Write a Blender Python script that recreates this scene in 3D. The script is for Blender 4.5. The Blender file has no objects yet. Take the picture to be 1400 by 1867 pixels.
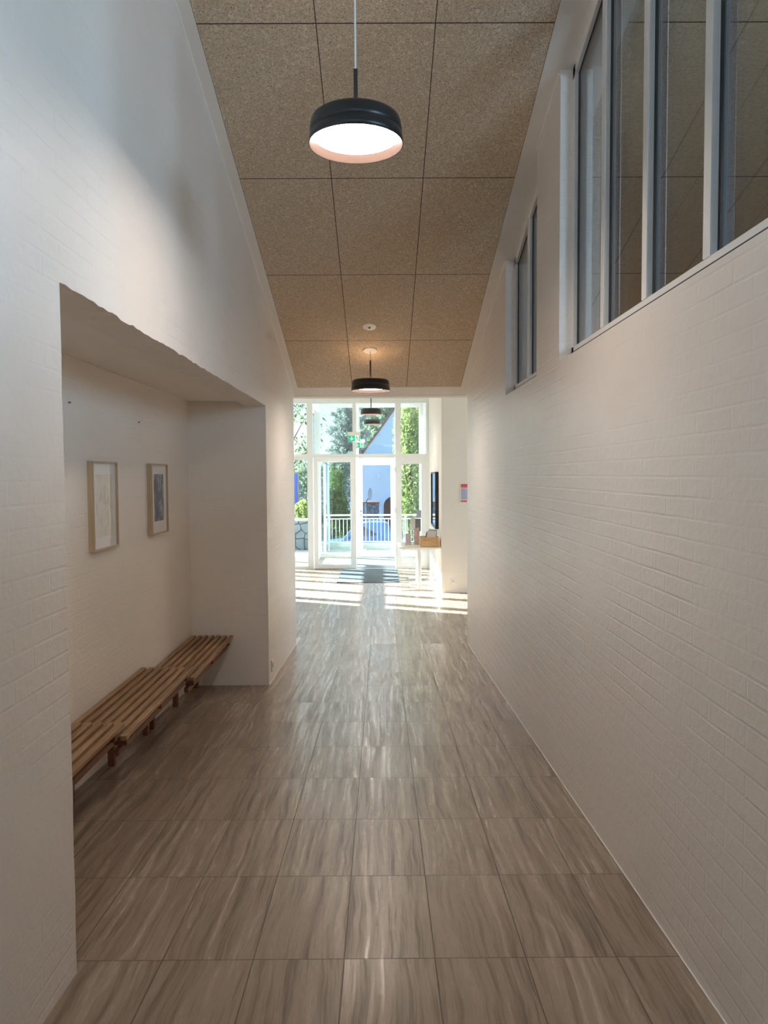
import bpy, bmesh, math, random
from mathutils import Vector, Matrix
random.seed(7)
SC = bpy.context.scene
COL = SC.collection

# ------------------------------------------------------------------ camera
PITCH, YAW, ROLL = -0.0487, 0.0034, -0.0056
EYE = 1.945                                   # above the level lobby floor (Z = 0)
cp, sp, cy, sy = math.cos(PITCH), math.sin(PITCH), math.cos(YAW), math.sin(YAW)
fwd = Vector((sy*cp, cy*cp, sp))
r0 = Vector((cy, -sy, 0)); u0 = r0.cross(fwd)
right = math.cos(ROLL)*r0 + math.sin(ROLL)*u0
up = -math.sin(ROLL)*r0 + math.cos(ROLL)*u0
cam = bpy.data.cameras.new('camera')
cam.sensor_fit = 'HORIZONTAL'; cam.sensor_width = 36.0; cam.lens = 36.0*1402/1400
cam.clip_start = 0.05; cam.clip_end = 400
camo = bpy.data.objects.new('camera', cam); COL.objects.link(camo)
M = Matrix.Identity(4)
for i in range(3):
    M[i][0], M[i][1], M[i][2] = right[i], up[i], -fwd[i]
M[2][3] = EYE
camo.matrix_world = M
SC.camera = camo

# ------------------------------------------------------------------ view, world, sun, daylight
SC.view_settings.view_transform = 'Standard'
SC.view_settings.look = 'None'
SC.view_settings.exposure = 0.95
SC.view_settings.gamma = 1.0
SC.view_settings.use_curve_mapping = False
SC.cycles.max_bounces = 14
SC.cycles.diffuse_bounces = 8
SC.cycles.glossy_bounces = 6
SC.cycles.transparent_max_bounces = 24
SC.cycles.sample_clamp_indirect = 6.0
SC.cycles.caustics_reflective = False
SC.cycles.caustics_refractive = False
SC.cycles.use_denoising = True

SUN_POWER = 23.0
SKY_POWER = 0.68
GABLE_POWER = 7.0
LAMP_EMIT = 32.0
LOBBY_POWER = 30.0
HIGH_POWER = 190.0

w = bpy.data.worlds.new('sky'); SC.world = w; w.use_nodes = True
nt = w.node_tree; nt.nodes.clear()
out = nt.nodes.new('ShaderNodeOutputWorld'); bg = nt.nodes.new('ShaderNodeBackground')
tc = nt.nodes.new('ShaderNodeTexCoord'); sep = nt.nodes.new('ShaderNodeSeparateXYZ')
nt.links.new(tc.outputs['Generated'], sep.inputs[0])
ramp = nt.nodes.new('ShaderNodeValToRGB')
e = ramp.color_ramp.elements
e[0].position = 0.0; e[0].color = (0.30, 0.32, 0.30, 1)
e[1].position = 1.0; e[1].color = (0.20, 0.46, 1.0, 1)
for p_, c_ in ((0.49, (0.40, 0.42, 0.40, 1)), (0.505, (1.0, 1.1, 1.2, 1)), (0.56, (0.72, 1.0, 1.3, 1)), (0.70, (0.36, 0.70, 1.22, 1))):
    n_ = e.new(p_); n_.color = c_
ma = nt.nodes.new('ShaderNodeMath'); ma.operation = 'MULTIPLY_ADD'; ma.inputs[1].default_value = 0.5; ma.inputs[2].default_value = 0.5
nt.links.new(sep.outputs[2], ma.inputs[0]); nt.links.new(ma.outputs[0], ramp.inputs[0])
noi = nt.nodes.new('ShaderNodeTexNoise'); noi.inputs['Scale'].default_value = 3.0; noi.inputs['Detail'].default_value = 6
mp = nt.nodes.new('ShaderNodeMapping'); mp.inputs['Scale'].default_value = (1, 1, 2.6); mp.inputs['Location'].default_value = (0.4, 0.2, 0.9)
nt.links.new(tc.outputs['Generated'], mp.inputs[0]); nt.links.new(mp.outputs[0], noi.inputs[0])
cr = nt.nodes.new('ShaderNodeValToRGB'); cr.color_ramp.elements[0].position = 0.46; cr.color_ramp.elements[1].position = 0.62
nt.links.new(noi.outputs[0], cr.inputs[0])
mx = nt.nodes.new('ShaderNodeMix'); mx.data_type = 'RGBA'; mx.inputs[7].default_value = (1.35, 1.45, 1.55, 1)
nt.links.new(cr.outputs[0], mx.inputs[0]); nt.links.new(ramp.outputs[0], mx.inputs[6])
nt.links.new(mx.outputs[2], bg.inputs[0]); bg.inputs[1].default_value = SKY_POWER
nt.links.new(bg.outputs[0], out.inputs[0])

sl = bpy.data.lights.new('sun', 'SUN'); sl.energy = SUN_POWER; sl.angle = math.radians(0.6); sl.color = (1.0, 0.98, 0.96)
so = bpy.data.objects.new('sun', sl); COL.objects.link(so)
to_sun = Vector((-1.0, 0.47, 0.589)).normalized()
so.rotation_euler = (-to_sun).to_track_quat('-Z', 'Y').to_euler()
so.location = (-12, 20, 12)

SCL_ = 0.2822
def area(name, loc, target, sx, sy_, power, color):
    l = bpy.data.lights.new(name, 'AREA'); l.shape = 'RECTANGLE'; l.size = sx; l.size_y = sy_; l.energy = power; l.color = color
    o = bpy.data.objects.new(name, l); COL.objects.link(o); o.location = loc
    o.rotation_euler = (Vector(target)-Vector(loc)).to_track_quat('-Z', 'Y').to_euler()
    return o
# daylight through the tall gable window behind the camera; two added fills follow
area('daylight_gable_window', (0, -2.93, 4.3), (0, 2, 4.3), 1.7, 2.2, GABLE_POWER, (0.45, 0.70, 1.0))
area('lobby_fill_light', (4.72, 10.8, 1.85), (0, 10.8, 1.6), 2.7, 2.8, LOBBY_POWER, (0.72, 0.87, 1.0))  # added fill for the lobby, set at an invented window
area('left_wall_fill_light', (4.42, -0.9, 3.6), (-1.0, 1.7, 3.1), 2.1, 1.4, HIGH_POWER, (0.46, 0.70, 1.0)).data.spread = math.radians(95)  # added blue fill for the upper left wall, at an invented window

# ------------------------------------------------------------------ helpers
class MB:
    """collects shapes in world coordinates and links them as ONE mesh"""
    def __init__(s): s.v = []; s.f = []; s.sm = []
    def add(s, vs, fs, smooth=False):
        b = len(s.v); s.v += [tuple(v) for v in vs]; s.f += [[b+i for i in f] for f in fs]; s.sm += [smooth]*len(fs); return s
    def box(s, x0, x1, y0, y1, z0, z1):
        x0, x1 = min(x0, x1), max(x0, x1); y0, y1 = min(y0, y1), max(y0, y1); z0, z1 = min(z0, z1), max(z0, z1)
        return s.add([(x0,y0,z0),(x1,y0,z0),(x1,y1,z0),(x0,y1,z0),(x0,y0,z1),(x1,y0,z1),(x1,y1,z1),(x0,y1,z1)],
                     [(0,3,2,1),(4,5,6,7),(0,1,5,4),(1,2,6,5),(2,3,7,6),(3,0,4,7)])
    def prism(s, axis, poly, a0, a1):
        """poly: list of 2D points; axis x -> (y,z), y -> (x,z), z -> (x,y)"""
        def P(p, a):
            return {'x': (a, p[0], p[1]), 'y': (p[0], a, p[1]), 'z': (p[0], p[1], a)}[axis]
        n = len(poly)
        vs = [P(p, a0) for p in poly] + [P(p, a1) for p in poly]
        fs = [tuple(range(n)), tuple(range(2*n-1, n-1, -1))] + [(i, n+i, n+(i+1) % n, (i+1) % n) for i in range(n)]
        return s.add(vs, fs)
    def lathe(s, prof, c=(0,0,0), n=48, closed=False, smooth=True):
        vs, fs = [], []; m = len(prof)
        for k in range(n):
            a = 2*math.pi*k/n
            for r, z in prof: vs.append((c[0]+r*math.cos(a), c[1]+r*math.sin(a), c[2]+z))
        mm = m if closed else m-1
        for k in range(n):
            k2 = (k+1) % n
            for i in range(mm):
                j = (i+1) % m
                fs.append((k*m+i, k2*m+i, k2*m+j, k*m+j))
        return s.add(vs, fs, smooth)
    def disc(s, c, r, z=0, n=48):
        return s.add([(c[0]+r*math.cos(2*math.pi*k/n), c[1]+r*math.sin(2*math.pi*k/n), c[2]+z) for k in range(n)], [tuple(range(n))])
    def tube(s, pts, r, n=10, cap=True):
        pts = [Vector(p) for p in pts]; rs = r if isinstance(r, (list, tuple)) else [r]*len(pts)
        vs, fs = [], []
        for i, p in enumerate(pts):
            d = (pts[min(i+1, len(pts)-1)]-pts[max(i-1, 0)]).normalized()
            a = d.cross(Vector((0,0,1)));  a = d.cross(Vector((1,0,0))) if a.length < 1e-3 else a
            a.normalize(); b = d.cross(a)
            for k in range(n):
                t = 2*math.pi*k/n; vs.append(p+rs[i]*(math.cos(t)*a+math.sin(t)*b))
        for i in range(len(pts)-1):
            for k in range(n):
                k2 = (k+1) % n; fs.append((i*n+k, i*n+k2, (i+1)*n+k2, (i+1)*n+k))
        s.add(vs, fs, True)
        if cap: s.add(vs[:n], [tuple(range(n))]); s.add(vs[-n:], [tuple(range(n-1, -1, -1))])
        return s
    def ball(s, c, r, n=12, m=8):
        rr = r if isinstance(r, (list, tuple)) else (r, r, r)
        vs, fs = [], []
        for i in range(m+1):
            t = math.pi*i/m
            for k in range(n):
                a = 2*math.pi*k/n
                vs.append((c[0]+rr[0]*math.sin(t)*math.cos(a), c[1]+rr[1]*math.sin(t)*math.sin(a), c[2]+rr[2]*math.cos(t)))
        for i in range(m):
            for k in range(n):
                fs.append((i*n+k, (i+1)*n+k, (i+1)*n+(k+1) % n, i*n+(k+1) % n))
        return s.add(vs, fs, True)
    def build(s, name, mat, parent=None, bevel=0.0, seg=2):
        me = bpy.data.meshes.new(name)
        off = Vector((0,0,0))
        q = parent
        while q is not None: off += q.location; q = q.parent
        me.from_pydata([tuple(Vector(v)-off) for v in s.v], [], s.f)
        me.polygons.foreach_set('use_smooth', s.sm)
        bm = bmesh.new(); bm.from_mesh(me)
        bmesh.ops.recalc_face_normals(bm, faces=bm.faces)
        if bevel: bmesh.ops.bevel(bm, geom=[g for g in bm.edges], offset=bevel, segments=seg, affect='EDGES', profile=0.6)
        bm.to_mesh(me); bm.free()
        me.materials.append(mat)
        o = bpy.data.objects.new(name, me); COL.objects.link(o)
        if parent is not None: o.parent = parent
        return o
def empty(name, loc):
    o = bpy.data.objects.new(name, None); o.empty_display_size = 0.1; COL.objects.link(o); o.location = loc; return o
def tag(o, label, cat, group=None):
    o['label'] = label; o['category'] = cat
    if group: o['group'] = group
    return o
def thing(name, loc, label, cat, group=None): return tag(empty(name, loc), label, cat, group)
def struct(o): o['kind'] = 'structure'; return o
def kids(o): return [c for c in bpy.data.objects if c.parent == o]
def copy_tree(o, parent=None):
    c = o.copy(); COL.objects.link(c)
    if parent is not None: c.parent = parent
    for k in kids(o): copy_tree(k, c)
    return c

# ------------------------------------------------------------------ materials
class NB:
    def __init__(s, name):
        s.m = bpy.data.materials.new(name); s.m.use_nodes = True; s.t = s.m.node_tree; s.t.nodes.clear()
        s.out = s.n('ShaderNodeOutputMaterial')
    def n(s, typ, **kw):
        x = s.t.nodes.new(typ)
        for k, v in kw.items(): setattr(x, k, v)
        return x
    def l(s, a, b): s.t.links.new(a, b)
    def put(s, v, sock):
        if hasattr(v, 'node'): s.l(v, sock)
        elif isinstance(v, (tuple, list)) and len(v) == 3 and sock.type == 'RGBA': sock.default_value = (*v, 1)
        else: sock.default_value = v
    def math(s, op, a, b=0.0, c=0.0):
        x = s.n('ShaderNodeMath', operation=op); s.put(a, x.inputs[0]); s.put(b, x.inputs[1]); s.put(c, x.inputs[2]); return x.outputs[0]
    def mix(s, f, a, b):
        x = s.n('ShaderNodeMix', data_type='RGBA'); s.put(f, x.inputs[0]); s.put(a, x.inputs[6]); s.put(b, x.inputs[7]); return x.outputs[2]
    def coord(s):
        return s.n('ShaderNodeTexCoord').outputs['Object']
    def xyz(s, v):
        x = s.n('ShaderNodeSeparateXYZ'); s.l(v, x.inputs[0]); return x.outputs
    def vec(s, x, y, z=0.0):
        c = s.n('ShaderNodeCombineXYZ'); s.put(x, c.inputs[0]); s.put(y, c.inputs[1]); s.put(z, c.inputs[2]); return c.outputs[0]
    def noise(s, v, scale, detail=3.0, rough=0.5, dist=0.0):
        x = s.n('ShaderNodeTexNoise'); s.l(v, x.inputs['Vector']); x.inputs['Scale'].default_value = scale
        x.inputs['Detail'].default_value = detail; x.inputs['Roughness'].default_value = rough; x.inputs['Distortion'].default_value = dist
        return x.outputs[0]
    def ramp(s, f, *stops):
        x = s.n('ShaderNodeValToRGB'); el = x.color_ramp.elements
        while len(el) < len(stops): el.new(0.5)
        for q, (p, c) in zip(el, stops):
            q.position = p; q.color = (*c, 1) if isinstance(c, (tuple, list)) else (c, c, c, 1)
        s.l(f, x.inputs[0]); return x.outputs[0]
    def bump(s, h, dist, strength=1.0, nrm=None):
        x = s.n('ShaderNodeBump'); s.put(h, x.inputs['Height']); x.inputs['Distance'].default_value = dist; x.inputs['Strength'].default_value = strength
        if nrm is not None: s.l(nrm, x.inputs['Normal'])
        return x.outputs[0]
    def pbr(s, color, rough=0.5, metal=0.0, normal=None, spec=0.5, emit=None, es=0.0, coat=0.0, coat_rough=None):
        p = s.n('ShaderNodeBsdfPrincipled')
        s.put(color, p.inputs['Base Color']); s.put(rough, p.inputs['Roughness']); s.put(metal, p.inputs['Metallic'])
        p.inputs['Specular IOR Level'].default_value = spec
        if normal is not None: s.l(normal, p.inputs['Normal'])
        if emit is not None: s.put(emit, p.inputs['Emission Color']); p.inputs['Emission Strength'].default_value = es
        if coat: p.inputs['Coat Weight'].default_value = coat
        if coat_rough is not None: s.put(coat_rough, p.inputs['Coat Roughness'])
        s.l(p.outputs[0], s.out.inputs[0]); return s.m

def mat_simple(name, color, rough=0.5, metal=0.0, spec=0.5, var=0.06, scale=12.0, bump=0.0, coat=0.0):
    b = NB(name); c = b.coord(); n = b.noise(c, scale, 3)
    lo = tuple(x*(1-var) for x in color); hi = tuple(min(1, x*(1+var)) for x in color)
    nrm = b.bump(b.noise(c, scale*6, 3), bump) if bump else None
    return b.pbr(b.mix(n, lo, hi), rough, metal, nrm, spec, coat=coat)

def mat_brick(name, base, rough=0.5, amount=1.0, spec=0.4, gloss=0.08):
    """limewashed brickwork: soft joints, uneven faces"""
    b = NB(name); c = b.coord(); x, y, z = b.xyz(c)
    g = b.n('ShaderNodeNewGeometry'); nx = b.xyz(g.outputs['True Normal'])[0]
    side = b.math('GREATER_THAN', b.math('ABSOLUTE', nx), 0.5)
    u = b.math('ADD', b.math('MULTIPLY', side, y), b.math('MULTIPLY', b.math('SUBTRACT', 1.0, side), x))
    wob = b.noise(c, 5.0, 2)
    v = b.vec(u, b.math('MULTIPLY_ADD', wob, 0.006, z))
    br = b.n('ShaderNodeTexBrick'); b.l(v, br.inputs['Vector'])
    br.offset = 0.5; br.inputs['Scale'].default_value = 1.0; br.inputs['Brick Width'].default_value = 0.24; br.inputs['Row Height'].default_value = 0.0667
    br.inputs['Mortar Size'].default_value = 0.006; br.inputs['Mortar Smooth'].default_value = 0.6; br.inputs['Bias'].default_value = 0.0
    br.inputs['Color1'].default_value = (0, 0, 0, 1); br.inputs['Color2'].default_value = (1, 1, 1, 1); br.inputs['Mortar'].default_value = (0.5, 0.5, 0.5, 1)
    rnd = br.outputs['Color']; joint = br.outputs['Fac']
    patch = b.ramp(b.noise(c, 1.7, 3), (0.36, 0.10), (0.64, 1.0))          # joints show only in places
    j = b.math('MULTIPLY', joint, patch)
    tilt = b.noise(b.vec(b.math('MULTIPLY', u, 4.2), b.math('MULTIPLY', z, 15.0), 0.0), 1.0, 1)
    grain = b.noise(c, 170.0, 3, 0.6); mid = b.noise(c, 34.0, 3)
    h = b.math('MULTIPLY', j, -1.0*amount)
    h = b.math('MULTIPLY_ADD', b.math('MULTIPLY', rnd, patch), 0.42*amount, h)
    h = b.math('MULTIPLY_ADD', tilt, 1.6*amount, h)
    h = b.math('MULTIPLY_ADD', mid, 0.35, h); h = b.math('MULTIPLY_ADD', grain, 0.10, h)
    nrm = b.bump(h, 0.0045)
    pol = b.ramp(b.noise(c, 9.0, 4, 0.6), (0.32, rough+0.05), (0.60, rough))
    dark = tuple(q*0.93 for q in base)
    pol = b.math('MULTIPLY_ADD', b.math('SUBTRACT', rnd, 0.5), gloss*1.6, pol)
    colr = b.mix(b.math('MULTIPLY', b.noise(c, 2.3, 4), 0.9), base, dark)
    colr = b.mix(b.math('MULTIPLY', b.math('MULTIPLY', rnd, patch), 0.35*amount/0.3), colr, dark)
    return b.pbr(colr, pol, 0.0, nrm, spec)

def mat_floor(name):
    b = NB(name); c = b.coord(); x, y, z = b.xyz(c)
    lobby = b.math('GREATER_THAN', y, 8.75)
    col = b.math('DIVIDE', b.math('ADD', x, 0.1311), 0.3)
    rr = b.math('DIVIDE', b.math('SUBTRACT', y, 2.4655), 0.5862)
    rl = b.math('ADD', b.math('DIVIDE', b.math('SUBTRACT', y, 9.18), 0.587), 60.0)
    row = b.math('ADD', b.math('MULTIPLY', lobby, rl), b.math('MULTIPLY', b.math('SUBTRACT', 1.0, lobby), rr))
    def edge(t, width):
        f = b.math('FRACT', b.math('ADD', t, 100.0)); d = b.math('MINIMUM', f, b.math('SUBTRACT', 1.0, f))
        return b.math('LESS_THAN', d, width)
    gx = edge(col, 0.0075); gy = edge(row, 0.0038)
    step = b.math('LESS_THAN', b.math('ABSOLUTE', b.math('SUBTRACT', y, 8.75)), 0.003)
    gro = b.math('MAXIMUM', b.math('MAXIMUM', gx, gy), step)
    wn = b.n('ShaderNodeTexWhiteNoise', noise_dimensions='2D')
    b.l(b.vec(b.math('FLOOR', col), b.math('FLOOR', row)), wn.inputs['Vector'])
    t = wn.outputs['Value']
    wv = b.noise(b.vec(b.math('MULTIPLY', x, 3.0), b.math('MULTIPLY_ADD', y, 2.2, b.math('MULTIPLY', t, 31.0)), 0.0), 1.0, 3)
    u = b.math('MULTIPLY_ADD', wv, 0.055, x); u = b.math('MULTIPLY_ADD', t, 7.3, u)
    v1 = b.noise(b.vec(b.math('MULTIPLY', u, 34.0), b.math('MULTIPLY', y, 1.1), b.math('MULTIPLY', t, 13.0)), 1.0, 5, 0.6)
    v2 = b.noise(b.vec(b.math('MULTIPLY', u, 120.0), b.math('MULTIPLY', y, 3.5), b.math('MULTIPLY', t, 5.0)), 1.0, 4, 0.65)
    vein = b.math('ADD', b.math('MULTIPLY', v1, 0.6), b.math('MULTIPLY', v2, 0.4))
    colr = b.ramp(vein, (0.35, (0.09, 0.053, 0.033)), (0.44, (0.20, 0.142, 0.10)), (0.53, (0.325, 0.25, 0.187)), (0.64, (0.46, 0.378, 0.295)))
    colr = b.mix(b.math('MULTIPLY', t, 0.22), colr, (0.38, 0.29, 0.21))
    pits = b.ramp(b.noise(b.vec(b.math('MULTIPLY', u, 190.0), b.math('MULTIPLY', y, 42.0), 0.0), 1.0, 2), (0.67, 0.0), (0.74, 1.0))
    colr = b.mix(b.math('MULTIPLY', pits, 0.4), colr, (0.20, 0.14, 0.09))
    colr = b.mix(gro, colr, (0.13, 0.095, 0.07))
    ro = b.ramp(vein, (0.40, 0.42), (0.52, 0.33), (0.60, 0.23))
    ro = b.math('ADD', b.math('MULTIPLY', gro, 0.5), ro)
    h = b.math('SUBTRACT', b.math('MULTIPLY', vein, 0.35), b.math('MULTIPLY', gro, 1.0))
    h = b.math('SUBTRACT', h, b.math('MULTIPLY', pits, 0.3))
    return b.pbr(colr, ro, 0.0, b.bump(h, 0.0008), 0.55, coat=0.4, coat_rough=b.ramp(vein, (0.42, 0.36), (0.58, 0.22)))

def mat_woodwool(name):
    b = NB(name); c = b.coord(); x, y, z = b.xyz(c)
    colx = b.math('DIVIDE', b.math('ADD', x, 0.9141), 0.6)
    rowy = b.math('DIVIDE', b.math('SUBTRACT', y, 3.97), 1.1549)
    def edge(t, width):
        f = b.math('FRACT', b.math('ADD', t, 100.0)); d = b.math('MINIMUM', f, b.math('SUBTRACT', 1.0, f))
        return b.math('LESS_THAN', d, width)
    gro = b.math('MAXIMUM', edge(colx, 0.0042), edge(rowy, 0.0028))
    strand = None
    for k, (sc, ds) in enumerate(((40, 0.8), (52, 1.1), (64, 0.9), (46, 1.4), (75, 1.0))):
        nn = b.noise(b.vec(x, y, 3.7*k), sc, 0.0, 0.4, ds)
        a = b.math('ABSOLUTE', b.math('SUBTRACT', nn, 0.5))
        sd = b.ramp(a, (0.0, 1.0), (0.022, 0.65), (0.042, 0.0))
        sd = b.math('MULTIPLY', sd, (1.0, 0.85, 0.95, 0.75, 0.8)[k])
        strand = sd if strand is None else b.math('MAXIMUM', strand, sd)
    big = b.noise(c, 7.0, 3)
    fine = b.noise(b.vec(x, y, 5.0), 150.0, 2)
    holes = b.ramp(b.noise(b.vec(x, y, 9.0), 105.0, 1), (0.60, 0.0), (0.72, 1.0))
    base = b.mix(fine, (0.50, 0.375, 0.255), (0.76, 0.60, 0.43))
    base = b.mix(b.math('MULTIPLY', big, 0.5), base, (0.62, 0.48, 0.335))
    colr = b.mix(b.math('MULTIPLY', strand, 0.9), base, (0.96, 0.83, 0.64))
    colr = b.mix(b.math('MULTIPLY', holes, b.math('SUBTRACT', 0.85, b.math('MULTIPLY', strand, 0.6))), colr, (0.16, 0.105, 0.065))
    hgt = b.math('SUBTRACT', strand, b.math('MULTIPLY', holes, 0.8))
    colr = b.mix(gro, colr, (0.10, 0.07, 0.045))
    hh = b.math('SUBTRACT', hgt, b.math('MULTIPLY', gro, 3.0))
    return b.pbr(colr, 0.85, 0.0, b.bump(hh, 0.0012), 0.2)

def mat_wood(name, dark, light, axis=1, scale=1.0, rough=0.5):
    b = NB(name); c = b.coord(); oi = b.n('ShaderNodeObjectInfo').outputs['Random']
    xs = list(b.xyz(c))
    m = [b.math('MULTIPLY', xs[i], (2.2 if i == axis else 38.0)*scale) for i in range(3)]
    m[(axis+1) % 3] = b.math('ADD', m[(axis+1) % 3], b.math('MULTIPLY', oi, 57.0))
    v = b.vec(*m)
    n1 = b.noise(v, 1.0, 5, 0.6, 0.6)
    v2 = b.vec(*[b.math('MULTIPLY', q, 4.0) for q in m]); n2 = b.noise(v2, 1.0, 3)
    f = b.math('ADD', b.math('MULTIPLY', n1, 0.7), b.math('MULTIPLY', n2, 0.3))
    colr = b.ramp(f, (0.35, dark), (0.62, light))
    colr = b.mix(b.math('MULTIPLY', oi, 0.25), colr, dark)
    return b.pbr(colr, rough, 0.0, b.bump(f, 0.0006), 0.4)

def mat_glass(name, tint=(0.93, 0.98, 0.96), base=0.04, rough=0.0):
    """clear pane: lets light through, mirrors more at grazing angles"""
    b = NB(name); lw = b.n('ShaderNodeLayerWeight'); lw.inputs['Blend'].default_value = 0.5
    f5 = b.math('POWER', lw.outputs['Facing'], 5.0)
    f = b.math('MULTIPLY_ADD', f5, 1.0-base, base)
    tr = b.n('ShaderNodeBsdfTransparent'); tr.inputs[0].default_value = (*tint, 1)
    gl = b.n('ShaderNodeBsdfGlossy'); gl.inputs[0].default_value = (1, 1, 1, 1); gl.inputs['Roughness'].default_value = rough
    mx_ = b.n('ShaderNodeMixShader'); b.l(f, mx_.inputs[0]); b.l(tr.outputs[0], mx_.inputs[1]); b.l(gl.outputs[0], mx_.inputs[2])
    b.l(mx_.outputs[0], b.out.inputs[0]); return b.m

def mat_emit(name, color, strength):
    b = NB(name); em = b.n('ShaderNodeEmission'); em.inputs[0].default_value = (*color, 1); em.inputs[1].default_value = strength
    b.l(em.outputs[0], b.out.inputs[0]); return b.m

def mat_leaf(name, dark, light, trans=0.35):
    b = NB(name); c = b.coord(); n = b.noise(c, 3.5, 4, 0.7)
    colr = b.ramp(n, (0.3, dark), (0.7, light))
    d = b.n('ShaderNodeBsdfDiffuse'); b.l(colr, d.inputs[0]); t = b.n('ShaderNodeBsdfTranslucent'); b.l(colr, t.inputs[0])
    mx_ = b.n('ShaderNodeMixShader'); mx_.inputs[0].default_value = trans; b.l(d.outputs[0], mx_.inputs[1]); b.l(t.outputs[0], mx_.inputs[2])
    b.l(mx_.outputs[0], b.out.inputs[0]); return b.m

WALL = mat_brick('limewashed_brick', (0.85, 0.795, 0.735), 0.46, 0.19)
WALLR = mat_brick('limewashed_brick_glossy', (0.85, 0.795, 0.735), 0.385, 0.26, 0.75, 0.045)
WALL2 = mat_brick('limewashed_brick_smooth', (0.90, 0.845, 0.77), 0.6, 0.16, 0.25)
PLASTER = mat_simple('white_plaster', (0.89, 0.85, 0.79), 0.6, 0, 0.3, 0.03, 8, 0.0006)
CAULK = mat_simple('white_sealant', (0.92, 0.89, 0.84), 0.5, 0, 0.3, 0.03, 20)
FLOOR = mat_floor('travertine_tiles')
WOODWOOL = mat_woodwool('wood_wool_panels')
OAK = mat_wood('oiled_oak', (0.20, 0.105, 0.045), (0.46, 0.29, 0.15), 1)
OAK_SHADED = mat_wood('oiled_oak_shaded', (0.16, 0.06, 0.03), (0.28, 0.12, 0.06), 0)  # same oak, with the shade under the seat put into the colour
CRATE = mat_wood('pale_pine', (0.58, 0.36, 0.17), (0.80, 0.56, 0.32), 0, 0.7)
FRAMEW = mat_wood('ash_frame', (0.44, 0.33, 0.21), (0.60, 0.47, 0.32), 2, 1.3)
WHITE = mat_simple('white_lacquer', (0.83, 0.82, 0.79), 0.35, 0, 0.5, 0.02, 5)
WHITEM = mat_simple('white_powder_coat', (0.80, 0.85, 0.87), 0.4, 0, 0.5, 0.02, 9)
GASKET = mat_simple('black_gasket', (0.012, 0.012, 0.013), 0.6)
BLACK = mat_simple('black_satin_metal', (0.020, 0.020, 0.022), 0.32, 0.0, 0.5, 0.1, 30)
COPPER = mat_simple('copper_pink_rings', (0.062, 0.042, 0.035), 0.35, 0.0, 0.5, 0.05, 30)
CABLE = mat_simple('white_cable', (0.85, 0.84, 0.82), 0.5)
STEEL = mat_simple('brushed_steel', (0.55, 0.55, 0.55), 0.3, 1.0)
GLASS = mat_glass('clear_glass', (0.95, 0.985, 0.985))
GLASSI = mat_glass('insulated_glass', (0.80, 0.795, 0.78), 0.10)
GLASST = mat_glass('teal_safety_glass', (0.62, 0.86, 0.82), 0.06)
ACRYL = mat_glass('acrylic_sheet', (0.97, 0.97, 0.97), 0.065)
GLOW = mat_emit('lamp_diffuser', (1.0, 0.86, 0.76), LAMP_EMIT)
UPGLOW = mat_emit('lamp_uplight', (1.0, 0.62, 0.34), 22.0)
MATD = mat_simple('blue_grey_matting', (0.16, 0.205, 0.235), 0.95, 0, 0.1, 0.35, 160, 0.003)
PAPER = mat_simple('white_paper', (0.88, 0.87, 0.86), 0.7, 0, 0.3, 0.02)
RED = mat_simple('red_print', (0.75, 0.10, 0.10), 0.6)
PRINTB = mat_simple('blue_grey_print', (0.50, 0.55, 0.70), 0.6)
TEXTB = mat_simple('text_ink', (0.22, 0.26, 0.42), 0.6)
GREEN = mat_emit('exit_green', (0.02, 0.62, 0.25), 0.55)
SIGNW = mat_emit('exit_white', (0.92, 1.0, 0.96), 0.5)
GREY = mat_simple('light_grey_plastic', (0.62, 0.63, 0.64), 0.45)
GREYD = mat_simple('dark_grey_plastic', (0.20, 0.20, 0.21), 0.5)

# ------------------------------------------------------------------ geometry constants
SF, SCL = 0.0551, 0.2822
LX, RX = -0.987, 0.98                          # corridor wall faces
END = 8.75                                     # corridor opens into the lobby
BACK = -3.0
def floor_z(y): return max(0.0, EYE-1.4614-SF*y) if y < END else 0.0
def ceil_z(y): return EYE+3.3804-SCL*y
SILL = 2.56
LOBZ = 3.62                                    # lobby ceiling

# ------------------------------------------------------------------ floor
f = MB()
yb = BACK-0.3
f.prism('x', [(yb, floor_z(yb)), (END, EYE-1.4614-SF*END), (END, 0.0), (18.2, 0.0), (18.2, -0.25), (yb, -0.25)], -4.6, 4.7)
struct(f.build('floor', FLOOR))

# ------------------------------------------------------------------ corridor ceiling
c = MB()
T = 0.06
def slope_slab(mb, x0, x1, y0, y1, lift0=0.0, lift1=0.25):
    mb.prism('x', [(y0, ceil_z(y0)+lift0), (y1, ceil_z(y1)+lift0), (y1, ceil_z(y1)+lift1), (y0, ceil_z(y0)+lift1)], x0, x1)
slope_slab(c, -1.9, 4.7, BACK-0.3, 8.80, 0.012, 0.3)
ceiling = struct(c.build('ceiling', PLASTER))
p = MB(); slope_slab(p, -0.9141, 0.8859, 3.97-1.1549*5, 8.556, 0.0, 0.0125)
p.build('acoustic_panels', WOODWOOL, ceiling)
m = MB()                                        # plastered margin around the panels
slope_slab(m, LX-0.005, -0.9135, BACK, 8.80, -0.003, 0.0125)
slope_slab(m, 0.8853, 1.12, BACK, 8.80, -0.003, 0.0125)
slope_slab(m, -0.9135, 0.8853, 8.556, 8.80, -0.003, 0.0125)
struct(m.build('trim_1', PLASTER))
k = MB()                                        # sealant beads where wall meets ceiling
def bead(mb, x, y0, y1, r=0.006):
    mb.tube([(x, y0, ceil_z(y0)-0.006), (x, y1, ceil_z(y1)-0.006)], r, 6)
bead(k, LX+0.003, BACK, 8.80); bead(k, RX-0.003, 6.09, 8.80); bead(k, RX-0.003, 4.28, 4.86)
struct(k.build('trim_2', CAULK))
h = MB(); h.box(-4.6, 4.7, 8.80, 9.02, 2.835, LOBZ+0.05)
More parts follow.
